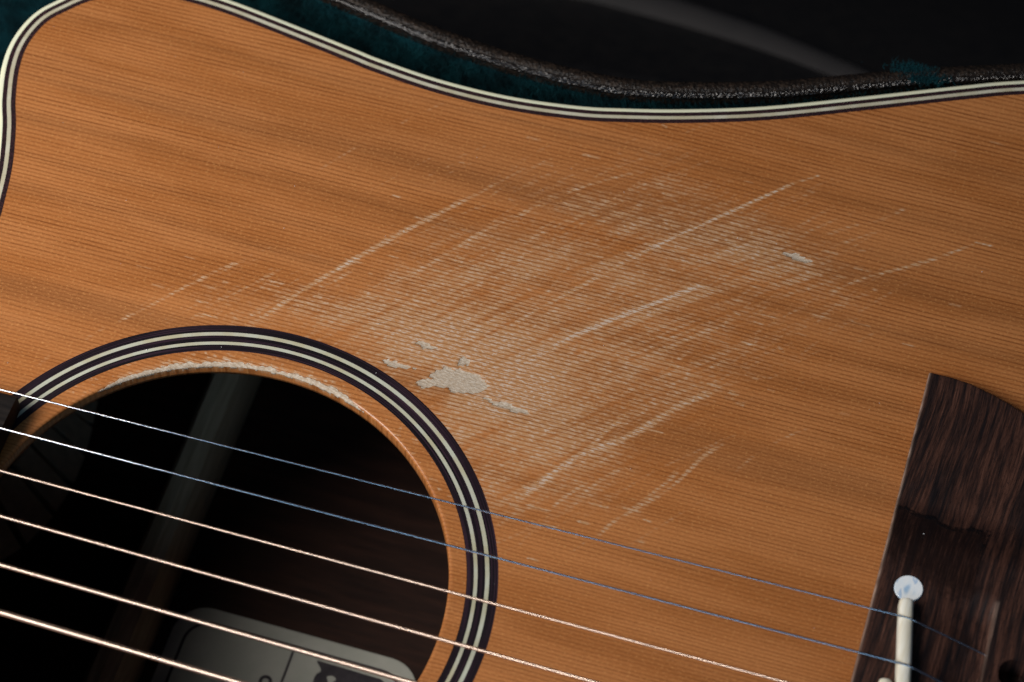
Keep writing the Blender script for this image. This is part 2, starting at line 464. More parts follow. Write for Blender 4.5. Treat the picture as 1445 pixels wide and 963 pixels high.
# ---------------------------------------------------------------- the worn soundboard: marks in millimetres on the top
STROKES = [
    ([(-11.9, 58.5), (-10.1, 60.8), (-1.7, 73.4), (12.0, 91.4), (25.5, 107.1)], 1.0, 0.55, 0.45),
    ([(25.5, 107.1), (33.7, 117.2)], 0.45, 0.4, 0.6),
    ([(40.3, 73.3), (45.0, 79.0), (50.5, 85.7), (63.7, 101.3), (67.2, 105.3)], 0.85, 0.4, 0.5),
    ([(63.7, 101.3), (67.2, 105.3), (74.3, 112.7), (85.2, 123.8), (92.5, 131.2)], 1.25, 0.3, 0.1),
    ([(92.5, 131.2), (97.6, 135.0)], 0.8, 0.3, 0.4),
    ([(82.2, 97.6), (80.5, 98.1), (78.3, 97.4), (74.0, 93.5), (65.6, 86.1), (58.5, 79.5), (53.3, 74.3)], 1.3, 0.6, 0.12),
    ([(58.5, 79.5), (53.3, 74.3), (48.7, 66.5), (44.9, 57.9)], 0.8, 0.7, 0.4),
    ([(89.5, 73.5), (82.7, 67.1), (77.1, 59.9), (72.1, 54.5), (66.1, 49.3), (60.6, 41.5), (55.5, 33.9)], 1.0, 0.8, 0.25),
    ([(88.6, 72.5), (91.8, 76.0), (101.1, 80.6)], 0.45, 0.4, 0.6),
    ([(72.8, 61.5), (69.7, 56.9), (67.5, 52.2), (63.7, 46.9), (58.4, 38.5)], 0.85, 0.45, 0.4),
    ([(94.2, 60.8), (90.9, 56.9), (86.7, 48.4), (81.6, 41.6), (77.3, 36.7), (74.9, 32.2)], 0.75, 0.4, 0.6),
    ([(86.8, 51.5), (83.8, 46.3), (79.5, 39.7)], 0.6, 0.4, 0.65),
    ([(75.4, 49.1), (72.0, 45.2), (68.8, 39.9)], 0.6, 0.45, 0.6),
    ([(-38.3, 52.2), (-34.8, 56.2), (-31.4, 60.3), (-28.3, 64.2), (-24.7, 68.2), (-21.5, 72.0), (-16.7, 75.8)], 0.75, 0.4, 0.6),
    ([(-23.8, 57.3), (-18.7, 64.3), (-14.8, 68.8), (-9.4, 75.3)], 0.5, 0.35, 0.7),
    ([(-13.1, 60.0), (-8.1, 66.4), (-3.3, 73.3)], 0.6, 0.4, 0.6),
    ([(-4.8, 65.1), (-0.9, 71.1), (5.9, 80.0)], 0.5, 0.4, 0.6),
    ([(14.0, 77.9), (19.4, 84.0), (23.9, 89.8), (29.8, 97.9), (38.5, 106.6)], 0.8, 0.35, 0.5),
    ([(31.9, 101.2), (39.9, 108.5), (47.3, 115.9), (57.3, 123.3)], 0.6, 0.4, 0.6),
    ([(38.1, 95.5), (43.0, 102.2), (49.4, 108.6), (55.3, 115.5), (63.3, 123.7)], 0.55, 0.4, 0.6),
    ([(106.1, 104.1), (110.1, 108.0), (115.4, 112.4), (121.6, 116.5), (127.4, 120.8), (134.3, 126.6)], 0.7, 0.4, 0.55),
    ([(134.5, 127.4), (138.5, 127.5)], 0.9, 0.2, 0.1),
    ([(102.5, 119.5), (107.6, 123.5), (113.5, 127.3), (119.0, 133.1)], 0.45, 0.4, 0.65),
    ([(104.1, 116.4), (114.1, 124.5)], 0.4, 0.4, 0.6),
    ([(26.4, 76.7), (30.4, 84.7), (34.7, 91.9), (39.0, 99.2), (45.2, 106.1)], 0.55, 0.35, 0.55),
    ([(37.2, 78.1), (41.0, 87.0), (46.3, 96.5), (52.2, 104.3)], 0.55, 0.35, 0.5),
    ([(44.6, 80.4), (47.7, 86.2), (50.3, 93.8), (56.0, 102.5)], 0.5, 0.35, 0.5),
    ([(57.8, 84.5), (61.0, 90.3), (65.7, 96.6), (70.7, 101.7)], 0.5, 0.4, 0.6),
    ([(25.1, 70.5), (29.1, 78.5), (34.3, 87.8)], 0.6, 0.4, 0.5),
    ([(18.1, 72.2), (21.2, 77.9), (25.7, 84.2)], 0.6, 0.5, 0.5),
    ([(7.0, 66.8), (11.4, 73.0), (17.4, 79.7)], 0.6, 0.5, 0.5),
    ([(1.9, 62.9), (6.3, 69.1), (13.2, 77.4)], 0.6, 0.5, 0.5),
    ([(57.5, 36.4), (59.4, 40.6), (63.8, 46.4)], 0.8, 0.4, 0.4),
    ([(63.8, 35.8), (65.9, 39.0), (69.3, 43.6)], 0.6, 0.4, 0.5),
    ([(80.9, 69.0), (85.8, 74.2), (90.5, 80.3), (93.8, 86.1)], 0.45, 0.4, 0.65),
    ([(73.3, 68.5), (77.7, 75.4), (82.1, 82.4)], 0.5, 0.4, 0.6),
    ([(68.0, 65.0), (71.9, 73.6), (77.3, 82.8)], 0.5, 0.4, 0.6),
    ([(76.3, 117.8), (81.4, 123.4), (88.1, 129.2)], 0.35, 0.4, 0.7),
    ([(69.7, 117.8), (74.8, 123.4), (81.2, 130.5)], 0.3, 0.4, 0.7),
    ([(35.2, 112.1), (41.4, 119.2)], 0.3, 0.35, 0.7),
    ([(17.8, 114.9), (25.5, 122.5)], 0.3, 0.35, 0.7),
    ([(90.9, 124.3), (97.3, 131.4)], 0.3, 0.4, 0.7),
    ([(47.2, 27.1), (49.3, 33.0), (50.9, 38.0)], 0.5, 0.5, 0.5),
    ([(46.6, 42.0), (48.4, 46.2), (51.0, 50.6)], 0.6, 0.5, 0.5),
    ([(59.9, 138.7), (61.2, 137.8)], 0.8, 0.3, 0.1),
    ([(12.0, 106.9), (18.2, 113.6)], 0.3, 0.35, 0.7),
    ([(-40.5, 50.2), (-43.6, 45.5)], 0.3, 0.4, 0.7),
    ([(-50.6, 36.7), (-49.3, 39.4)], 0.5, 0.4, 0.5),
]
STREAKS = [
    ((94.5, 112.0), (101.4, 111.4), 1.5, 0.55),
    ((92.3, 111.9), (94.5, 112.0), 0.9, 0.4),
    ((87.9, 116.6), (91.1, 116.6), 1.1, 0.35),
    ((81.4, 111.7), (84.5, 111.3), 1.1, 0.4),
    ((72.1, 103.7), (76.2, 103.6), 1.2, 0.45),
    ((55.4, 111.5), (59.1, 111.6), 0.9, 0.4),
    ((91.8, 86.2), (94.0, 86.7), 1.0, 0.3),
    ((94.0, 86.7), (94.9, 88.3), 0.8, 0.2),
    ((99.5, 87.4), (101.0, 87.1), 1.1, 0.25),
    ((91.9, 73.7), (94.1, 73.6), 1.1, 0.35),
    ((56.2, 38.7), (58.1, 38.2), 1.1, 0.3),
    ((61.4, 101.8), (63.8, 101.1), 1.1, 0.3),
    ((65.7, 105.3), (68.5, 105.3), 1.3, 0.5),
    ((76.6, 113.4), (79.3, 113.5), 0.9, 0.35),
    ((85.9, 114.7), (89.2, 114.6), 0.8, 0.35),
    ((26.3, 90.1), (28.0, 89.6), 1.0, 0.25),
    ((58.9, 34.4), (63.5, 34.4), 1.0, 0.4),
    ((69.7, 34.0), (72.0, 33.9), 1.0, 0.4),
    ((39.0, 46.5), (41.0, 46.0), 1.1, 0.3),
    ((124.1, 150.5), (125.8, 150.4), 0.7, 0.3),
    ((132.1, 155.7), (136.2, 155.5), 0.5, 0.3),
    ((62.4, 89.7), (64.4, 89.6), 0.7, 0.3),
    ((75.9, 94.3), (79.9, 94.4), 0.7, 0.35),
    ((91.6, 94.9), (98.3, 95.1), 0.7, 0.25),
    ((74.1, 82.8), (78.9, 82.9), 0.7, 0.5),
    ((66.8, 74.9), (72.6, 73.9), 0.8, 0.6),
    ((75.7, 77.1), (80.6, 76.3), 0.8, 0.6),
    ((84.6, 85.1), (89.4, 85.1), 0.7, 0.3),
    ((93.5, 103.7), (95.9, 103.6), 0.6, 0.3),
    ((81.8, 102.6), (88.0, 103.1), 0.5, 0.4),
    ((74.2, 109.9), (76.7, 109.9), 0.8, 0.3),
    ((100.3, 91.9), (104.9, 92.5), 0.4, 0.3),
]
BARE = [
    [(30.0, 58.5), (31.0, 60.8), (32.9, 62.0), (36.8, 62.1), (41.2, 61.3), (42.3, 60.4), (43.2, 60.3), (42.0, 58.6), (40.2, 57.2), (36.8, 56.6), (34.1, 56.7), (31.8, 56.9)],
    [(27.9, 56.7), (28.8, 57.7), (31.1, 57.7), (31.8, 56.9), (30.5, 55.4), (28.2, 55.7)],
    [(34.0, 64.1), (35.8, 65.4), (37.6, 64.9), (36.9, 63.4), (34.8, 62.9)],
    [(42.6, 56.8), (45.4, 57.1), (49.9, 56.7), (53.1, 56.7), (52.8, 56.0), (48.6, 55.5), (45.0, 56.0)],
    [(23.9, 66.5), (26.5, 66.8), (29.3, 66.3), (29.1, 65.3), (27.0, 65.0), (25.1, 65.6)],
    [(19.1, 59.9), (20.1, 60.1), (23.4, 60.0), (26.5, 59.6), (24.0, 58.8), (20.7, 58.4), (19.6, 59.1)],
    [(94.5, 112.2), (96.9, 112.6), (101.3, 111.6), (100.6, 110.8), (97.6, 111.0), (95.3, 111.5)],
]
HAZE = [
    ((34.6, 65.9), 20.0, 11.5, 0.66),
    ((45.2, 67.3), 25.0, 15.4, 0.56),
    ((22.5, 68.7), 15.0, 6.7, 0.46),
    ((64.6, 71.4), 21.7, 13.5, 0.42),
    ((59.3, 51.3), 18.3, 9.6, 0.4),
    ((67.6, 89.4), 31.7, 15.4, 0.32),
    ((88.1, 109.4), 20.0, 9.6, 0.42),
    ((71.7, 110.3), 20.0, 9.6, 0.34),
    ((44.9, 57.9), 13.3, 11.5, 0.52),
    ((100.2, 105.4), 18.3, 8.7, 0.26),
    ((38.3, 48.5), 8.3, 11.5, 0.46),
    ((51.4, 36.3), 8.3, 11.5, 0.32),
    ((41.4, 91.0), 25.0, 13.5, 0.34),
    ((6.4, 68.6), 15.0, 6.7, 0.3),
    ((-14.1, 62.2), 15.0, 6.7, 0.2),
    ((84.6, 85.1), 15.0, 11.5, 0.32),
    ((68.3, 41.5), 15.0, 8.7, 0.24),
    ((53.1, 112.6), 23.3, 7.7, 0.26),
    ((68.5, 122.5), 21.7, 6.7, 0.2),
    ((27.7, 82.9), 15.0, 7.7, 0.36),
]

def seg_dist(X, Y, a, b):
    ax, ay = a; bx, by = b
    dx, dy = bx - ax, by - ay
    L2 = dx * dx + dy * dy + 1e-9
    t = np.clip(((X - ax) * dx + (Y - ay) * dy) / L2, 0, 1)
    return np.hypot(X - ax - t * dx, Y - ay - t * dy), t

def in_poly(X, Y, P):
    P = np.asarray(P); ins = np.zeros(X.shape, bool)
    j = len(P) - 1
    for i in range(len(P)):
        xi, yi = P[i]; xj, yj = P[j]
        c = ((yi > Y) != (yj > Y)) & (X < (xj - xi) * (Y - yi) / (yj - yi + 1e-12) + xi)
        ins ^= c; j = i
    return ins

def stroke(W, X, Y, pts, s, hw, dash, seed):
    pts = np.array(pts, float)
    pad = hw * 4
    sel = (X > pts[:, 0].min() - pad) & (X < pts[:, 0].max() + pad) & (Y > pts[:, 1].min() - pad) & (Y < pts[:, 1].max() + pad)
    if not sel.any(): return
    x = X[sel]; y = Y[sel]
    best = np.full(x.shape, 1e9); arc = np.zeros(x.shape); acc = 0.0
    tot = np.linalg.norm(np.diff(pts, axis=0), axis=1).sum()
    for a, b in zip(pts[:-1], pts[1:]):
        d, t = seg_dist(x, y, a, b)
        L = np.linalg.norm(b - a)
        k = d < best
        best[k] = d[k]; arc[k] = acc + t[k] * L
        acc += L
    wob = 0.75 + 0.5 * vnoise(arc * 0.35, arc * 0 + seed, seed)
    v = s * np.exp(-(best / (hw * wob)) ** 2 * 0.9)
    mod = 1 - dash * sstep(0.35, 0.7, vnoise(arc * 0.42 + seed * 3.1, arc * 0 + 5.5, seed + 9))
    ends = sstep(0, 0.10, arc / tot) * sstep(1, 0.90, arc / tot) * 0.5 + 0.5
    v = v * mod * ends
    W[sel] = np.maximum(W[sel], v) + 0.15 * np.minimum(W[sel], v)

def wear_field(X, Y):
    W = np.zeros(X.shape)
    th = math.radians(51); ct, st_ = math.cos(th), math.sin(th)
    H = np.zeros(X.shape)
    for (c, a, b, s) in HAZE:
        dx, dy = X - c[0], Y - c[1]
        p = dx * ct + dy * st_; q = -dx * st_ + dy * ct
        # mixture: wear follows both the strokes and the grain
        g1 = np.exp(-((dx / a) ** 2 + (dy / b) ** 2))
        H = np.maximum(H, s * g1) + 0.22 * np.minimum(H, s * g1)
    # brushed look along the strokes plus blotches along the grain
    P = X * ct + Y * st_; Q = -X * st_ + Y * ct
    Pc = P; Qc = Q + 0.0016 * (P - 70) ** 2                  # the strokes bow slightly
    br = 0.60 * vnoise(Pc * 0.035, Qc * 1.15, 3) + 0.40 * vnoise(Pc * 0.06, Qc * 0.38, 4)
    bl = vnoise(X * 0.07, Y * 0.22, 6)
    H = 1.42 * H * (0.18 + 1.25 * br) * (0.65 + 0.6 * bl)
    W += np.minimum(H * 1.12, 0.88)
    r = random.Random(21)
    for i in range(640):                          # the countless lighter strokes
        c, a, b, s = r.choice(HAZE)
        cx = c[0] + r.gauss(0, 0.75) * a; cy = c[1] + r.gauss(0, 0.75) * b
        ang = th + r.gauss(0, 0.06); L = r.uniform(8, 40); k = r.gauss(-0.005, 0.004)
        pts = []
        for t in np.linspace(-.5, .5, 6):
            aa = ang + k * t * L
            pts.append((cx + math.cos(aa) * t * L, cy + math.sin(aa) * t * L))
        stroke(W, X, Y, pts, r.uniform(0.18, 0.58) * (0.5 + s), r.uniform(0.20, 0.42), 0.6, 100 + i)
    tilt = math.radians(0.5)
    for i in range(300):                          # short scuffs that follow the soft grain
        c, a, b, s = r.choice(HAZE)
        cx = c[0] + r.gauss(0, 0.7) * a; cy = c[1] + r.gauss(0, 0.7) * b
        L = r.uniform(0.8, 4.5)
        p0 = (cx, cy); p1 = (cx + L * math.cos(tilt), cy + L * math.sin(tilt))
        stroke(W, X, Y, [p0, p1], r.uniform(0.45, 0.85), r.uniform(0.25, 0.45), 0.1, 400 + i)
    W = np.minimum(W, 0.96)
    for i, (pts, s, hw, dash) in enumerate(STROKES):
        stroke(W, X, Y, catmull(pts, 5) if len(pts) > 2 else pts, s * 1.12, hw * 1.25, dash * 0.8, i + 1)
    for i, (a, b, s, hw) in enumerate(STREAKS):
        stroke(W, X, Y, [a, b], s, hw, 0.1, 700 + i)
    return np.clip(W, 0, 1.6)

def bare_field(X, Y):
    B = np.zeros(X.shape)
    jx = X + (vnoise(X * 1.1, Y * 1.1, 31) - .5) * 1.0; jy = Y + (vnoise(X * 1.1, Y * 1.1, 32) - .5) * 0.8
    for P in BARE:
        B[in_poly(jx, jy, P)] = 1.0
    return B

# ---------------------------------------------------------------- guitar body
OUT = [(-77.2, 68.0), (-78.2, 74.5), (-80.0, 83.0), (-83.2, 92.8), (-86.2, 100.0), (-89.0, 109.5), (-89.7, 117.6), (-88.0, 125.6), (-84.2, 131.4),
       (-77.5, 138.0), (-66.0, 143.2), (-56.0, 144.2), (-45.3, 143.6), (-31.8, 141.6), (-13.6, 138.6), (-6.4, 137.4), (8.3, 135.9), (24.6, 136.0), (40.4, 138.0), (51.2, 140.6),
       (64.4, 144.5), (81.7, 150.8), (102.6, 160.3), (123.4, 170.0), (136.4, 175.6), (170, 188), (210, 197), (260, 194), (308, 166), (340, 112), (351, 42),
       (351, -42), (340, -112), (308, -166), (260, -194), (210, -197), (170, -188), (136.4, -175.6), (102.6, -160), (64.4, -144.5), (24.6, -136), (-13.6, -138.5),
       (-56, -144), (-90, -138), (-118, -118), (-131, -85), (-134, -50), (-134, -28), (-134, 0), (-134, 24), (-122, 27), (-106, 31), (-90, 35.5), (-80.0, 47), (-77.0, 59)]
outline = resample(catmull(OUT, 10, True), 1.2, True)
NRM = normals(outline, True)
# make the normal point inwards
if np.dot(NRM[0], np.array([0, 0]) - outline[0]) < 0: NRM = -NRM
BACK_Z = -97.0

guitar = root('acoustic_guitar', (110, 0, BACK_Z - 3))
tag(guitar, 'worn cedar-top acoustic guitar with scratched soundboard lying in its case', 'guitar')

def axis(lo, hi, flo, fhi, fine, coarse):
    a = np.arange(flo, lo, -coarse)[::-1]; b = np.arange(flo + fine, fhi, fine); c = np.arange(fhi, hi + coarse, coarse)
    return np.concatenate([a, b, c])
gx = axis(-138, 354, -82, 170, 0.45, 2.0)
gy = axis(-200, 200, 6, 178, 0.45, 2.0)
X, Y = np.meshgrid(gx, gy, indexing='ij')
inset = outline + NRM * 3.2
RMID = 59.0
ok = in_poly(X, Y, inset) & (np.hypot(X, Y) > RMID)
cell = ok[:-1, :-1] | ok[1:, :-1] | ok[:-1, 1:] | ok[1:, 1:]
need = np.zeros(ok.shape, bool)
need[:-1, :-1] |= cell; need[1:, :-1] |= cell; need[:-1, 1:] |= cell; need[1:, 1:] |= cell
mv = need & ~ok
R_ = np.hypot(X, Y)
inner = mv & (R_ < RMID + 3)
X2, Y2 = X.copy(), Y.copy()
k = RMID / np.maximum(R_[inner], 1e-6)
X2[inner] *= k; Y2[inner] *= k
for i, j in zip(*np.nonzero(mv & ~inner)):
    d = (inset[:, 0] - X[i, j]) ** 2 + (inset[:, 1] - Y[i, j]) ** 2
    q = int(np.argmin(d)); X2[i, j], Y2[i, j] = inset[q]
idx = -np.ones(ok.shape, int); idx[need] = np.arange(need.sum())
ci, cj = np.nonzero(cell)
quads = np.stack([idx[ci, cj], idx[ci + 1, cj], idx[ci + 1, cj + 1], idx[ci, cj + 1]], 1)
vx, vy = X2[need], Y2[need]
wear = wear_field(vx, vy); bare = bare_field(vx, vy)
vz = -0.22 * sstep(0.2, 0.9, bare) + 0.05 * vnoise(vx * 1.6, vy * 2.4, 91) * (bare > 0.5) - 0.035 * np.clip(wear, 0, 1.3)
verts = np.c_[vx, vy, vz]
# ring between rosette and hole: polar strip with a worn arris, hole wall and underside
NA = 1080
A = np.linspace(0, 2 * math.pi, NA, endpoint=False); deg = np.degrees(A)
arc = sstep(66, 76, deg) * sstep(139, 128, deg)
edge_b = arc * (0.80 + 0.7 * (vnoise(deg * 0.45, deg * 0 + 2, 41) - .5) + 0.5 * (vnoise(deg * 1.6, deg * 0 + 3, 42) - .5))   # bare band width
rr0 = 0.68 + 0.25 * arc * vnoise(deg * 0.7, deg * 0, 43)                                                             # rounding radius
prof = [(4.6, 0)] + [(x, 0) for x in (3.8, 3.3, 2.9, 2.5, 2.2, 1.9, 1.6, 1.3, 1.1, .9)]
rows = []
for off, _ in prof:
    r_ = 50.0 + np.maximum(off, rr0)
    rows.append((r_, np.zeros(NA), r_ - 50.0))
for a_ in (15, 30, 45, 60, 75, 90):
    a2 = math.radians(a_)
    rows.append((50.0 + rr0 * (1 - math.sin(a2)), -rr0 * (1 - math.cos(a2)), rr0 * (1 - math.sin(a2))))
for z_ in (-1.6, -2.5, -3.4):
    rows.append((np.full(NA, 50.0), np.full(NA, z_), np.full(NA, -z_)))
rows.append((np.full(NA, 64.0), np.full(NA, -3.4), np.full(NA, 60.0)))
base = len(verts); pv, pw, pb = [], [], []
for (r_, z_, dist) in rows:
    x_, y_ = r_ * np.cos(A), r_ * np.sin(A)
    b_ = np.where(edge_b > 0.05, sstep(0.35, -0.35, dist - edge_b), 0.0)
    b_ = np.where(z_ < -0.8, 0.0, b_)
    b_ = b_ * (0.62 + 0.45 * vnoise(x_ * 1.1, y_ * 2.4, 77))
    pb.append(b_)
    pw.append(np.clip(0.55 * sstep(1.6, 0.2, dist - edge_b) * arc + 0.5 * (vnoise(x_ * .9, y_ * 2.2, 51) > .74) * (sstep(20, 45, deg) * sstep(150, 140, deg)) * (dist < 5) * (z_ > -0.05), 0, 1.2))
    pv.append(np.c_[x_, y_, z_ - 0.12 * b_ * (z_ > -0.5)])
nr = len(rows)
pq = []
ii = np.arange(NA); jn = (ii + 1) % NA
for r0 in range(nr - 1):
    pq.append(np.stack([base + r0 * NA + ii, base + r0 * NA + jn, base + (r0 + 1) * NA + jn, base + (r0 + 1) * NA + ii], 1)[:, ::-1])
verts = np.vstack([verts] + pv); quads = np.vstack([quads] + pq)
top = fast_mesh('soundboard', verts, quads, CEDAR, guitar, True, {'wear': np.concatenate([wear] + pw), 'bare': np.concatenate([bare] + pb)})
top['label'] = 'reddish cedar top scuffed pale by pick strokes beside the soundhole'
# underside of the soundboard so that the inside is dark
uo = outline[::4]
hole = np.c_[64 * np.cos(A[::6]), 64 * np.sin(A[::6])]
bm = bmesh.new()
v1 = [bm.verts.new((p[0] * S, p[1] * S, -3.4 * S)) for p in uo]; v2 = [bm.verts.new((p[0] * S, p[1] * S, -3.4 * S)) for p in hole]
es = [bm.edges.new((v1[i], v1[(i + 1) % len(v1)])) for i in range(len(v1))] + [bm.edges.new((v2[i], v2[(i + 1) % len(v2)])) for i in range(len(v2))]
bmesh.ops.triangle_fill(bm, use_beauty=True, edges=es)
me = bpy.data.meshes.new('soundboard_underside'); bm.to_mesh(me); bm.free()
link('soundboard_underside', me, BRACE, guitar, False)

# edge bands: ivory binding, dark / pale / dark purfling
sweep('binding', outline, [(1.22, 0.06), (0.55, 0.05), (0.20, -0.10), (0.0, -0.55), (0.0, -6.0), (1.22, -6.0)], IVORY, guitar, True, NRM, 60)
sweep('purfling_strip', outline, [(1.23, 0.045), (2.26, 0.045), (2.26, -1), (1.23, -1)], PURF, guitar, True, NRM)
sweep('purfling_strip', outline, [(2.27, 0.055), (3.16, 0.055), (3.16, -1), (2.27, -1)], PALE, guitar, True, NRM)
sweep('purfling_strip', outline, [(3.17, 0.045), (4.22, 0.045), (4.22, -1), (3.17, -1)], PURF, guitar, True, NRM)
sweep('side', outline, [(0.25, -6.0), (0.25, BACK_Z + 0.5), (2.4, BACK_Z + 0.5), (2.4, -3.5)], MAHO, guitar, True, NRM)
flat('back', outline[::3] + NRM[::3] * 0.3, BACK_Z, MAHO, guitar, 3.0)

# rosette: five inlaid rings
def ring(name, r0, r1, z, mat):
    a = np.linspace(0, 2 * math.pi, 360, endpoint=False)
    P = np.c_[np.cos(a), np.sin(a)]
    return sweep(name, P * r0, [(0, z), (r1 - r0, z), (r1 - r0, -1.2), (0, -1.2)], mat, guitar, True, P)
ring('rosette_ring', 53.64, 55.12, 0.030, PLY)
ring('rosette_ring', 55.13, 55.89, 0.040, CREAM)
ring('rosette_ring', 55.90, 57.44, 0.030, PLY)
ring('rosette_ring', 57.45, 58.30, 0.040, CREAM)
ring('rosette_ring', 58.31, 60.12, 0.030, PLY)

# inside: brace across the back, kerfed lining along the cutaway, paper label
br_p = np.array([(-35.0, -128.0), (-35.0, 128.0)])
def prism(name, prof, y0, y1, mat, parent):
    n = len(prof)
    V = [(p[0], y0, p[1]) for p in prof] + [(p[0], y1, p[1]) for p in prof]
    F = [tuple(range(n))[::-1], tuple(range(n, 2 * n))] + [(i, (i + 1) % n, n + (i + 1) % n, n + i) for i in range(n)]
    return sharp(mesh(name, V, F, mat, parent), 35)
prism('back_brace', [(-39.5, -97), (-39.3, -87), (-37.5, -83.5), (-34.5, -82.5), (-31.5, -83.5), (-29.7, -87), (-29.5, -97)], -132, 130, BRACE, guitar)
# the kerfed blocks sit on the inside of the cutaway
cs = [i for i in range(len(outline)) if -95 < outline[i, 0] < -60 and 33 < outline[i, 1] < 130]
pos = outline[cs]; nin = NRM[cs]
acc = 0; last = None
for i in range(0, len(pos) - 1, 6):
    a = i; b = min(i + 5, len(pos) - 1)
    if b - a < 3: break
    q = [pos[a] + nin[a] * 2.5, pos[b] + nin[b] * 2.5, pos[b] + nin[b] * 13.0, pos[a] + nin[a] * 13.0]
    qt = [pos[a] + nin[a] * 2.5, pos[b] + nin[b] * 2.5, pos[b] + nin[b] * 3.6, pos[a] + nin[a] * 3.6]
    V = [(p[0], p[1], BACK_Z + .05) for p in q] + [(p[0], p[1], BACK_Z + 15) for p in qt]
    mesh('lining_block', V, [(0, 1, 2, 3), (4, 7, 6, 5), (0, 4, 5, 1), (1, 5, 6, 2), (2, 6, 7, 3), (3, 7, 4, 0)], LINING, guitar, False)

def rrect(x0, x1, y0, y1, r, n=8):
    P = []
    for cx, cy, a0 in ((x1 - r, y1 - r, 0), (x0 + r, y1 - r, 90), (x0 + r, y0 + r, 180), (x1 - r, y0 + r, 270)):
        for t in range(n + 1):
            a = math.radians(a0 + 90 * t / n); P.append((cx + r * math.cos(a), cy + r * math.sin(a)))
    return np.array(P)
LZ = BACK_Z + 0.3
label = flat('paper_label', rrect(-26.5, 34.5, -48, 37.2, 8.0), LZ, PAPER, guitar, 0.2)
label['label'] = 'pale paper label with dark printed border glued inside the soundhole'
bo = rrect(-23.0, 31.0, -44.5, 33.4, 6.0)
bn = normals(bo, True)
sweep('printed_border', bo, [(-0.35, LZ + .04), (0.35, LZ + .04), (0.35, LZ + .01), (-0.35, LZ + .01)], INK, label, True)
flat('printed_line', np.array([(2.9, -44.2), (3.5, -44.2), (3.5, 33.1), (2.9, 33.1)]), LZ + .04, INK, label, .03)
# dark printed emblem with a scalloped edge
em = [(9.5, 31.5)]
for kq in range(16):
    yy = 31 - kq * 4.2
    em += [(9.6 + 0.7 * math.sin(kq * 2.1), yy), (10.4 + 0.5 * math.cos(kq * 1.7), yy - 1.3), (11.2, yy - 2.1), (10.4, yy - 3.0)]
em += [(30.2, -37), (30.2, 28.0), (28.0, 30.0), (25.5, 31.2)]
flat('printed_emblem', np.array(em), LZ + .04, INK, label, .03)
for (ex, ey, er) in ((14.2, 27.6, 1.0), (15.5, 24.4, 0.8), (12.9, 21.0, 1.2), (25.5, 27.2, 2.2), (27.0, 20.5, 1.6), (20.5, 18.5, 2.4)):
    a = np.linspace(0, 2 * math.pi, 18, endpoint=False)
    flat('printed_scroll', np.c_[ex + er * (1 + .25 * np.sin(3 * a)) * np.cos(a), ey + er * np.sin(a)], LZ + .07, PAPER, label, .02)
fc = bpy.data.curves.new('lettering', 'FONT'); fc.body = 'o'; fc.size = 0.0062; fc.align_x = 'CENTER'; fc.align_y = 'CENTER'; fc.extrude = 0.00002; fc.offset = 0.00015
fo = bpy.data.objects.new('lettering_curve', fc); col.objects.link(fo)
bpy.context.view_layer.update()
lm = bpy.data.meshes.new_from_object(fo.evaluated_get(bpy.context.evaluated_depsgraph_get()))
bpy.data.objects.remove(fo)
lm.materials.clear()
lm.transform(Matrix.Translation(Vector((-1.0, 22.6, LZ + .05)) * S) @ Matrix.Rotation(math.radians(90), 4, 'Z'))
lo_ = link('lettering', lm, INK, label, False)

# ---------------------------------------------------------------- bridge
bx0, bx1 = 131.9, 171.0
def ymax(x):
    return np.interp(x, [131.9, 137, 141, 145.8, 149.9, 153.2, 158, 163, 168, 171], [89.2, 89.25, 88.9, 87.7, 86.4, 85.0, 82.4, 78.6, 73.6, 69.5])
nx, ny = 210, 560
tx = np.linspace(0, 1, nx); tx = np.concatenate([[0.0, 0.004], tx[1:-1], [0.996, 1.0]])
ty = np.linspace(-1, 1, ny); ty = np.concatenate([[-1, -0.9985], ty[1:-1], [0.9985, 1]])
TX, TY = np.meshgrid(tx, ty, indexing='ij')
BX = bx0 + (bx1 - bx0) * TX; YM = ymax(BX); BY = TY * YM
ay = np.abs(BY)
hgt = 3.3 + 0.5 * sstep(89, 60, ay) + 4.4 * sstep(57.5, 44, ay)
dip = sstep(37.2, 35.8, ay) * sstep(143.5, 156.2, BX) * (BX < 156.5)
ridge_lo = 156.35 - 0.75 * sstep(12.0, 36.0, ay)                 # foot of the little ridge the strings run into
dip = sstep(38.5, 31.0, ay) * (sstep(143.5, 153.5, BX) * np.clip((156.6 - BX) / (156.6 - ridge_lo + 0.25), 0, 1))
hgt = hgt - 1.7 * dip
hc = [(162.6, y_) for y_ in (21.6, 11.2, 0.6, -10.0, -20.6)]
for hx, hy in hc:
    dd = np.hypot(BX - hx, BY - hy)
    hgt = hgt - 5.5 * sstep(3.25, 2.75, dd)
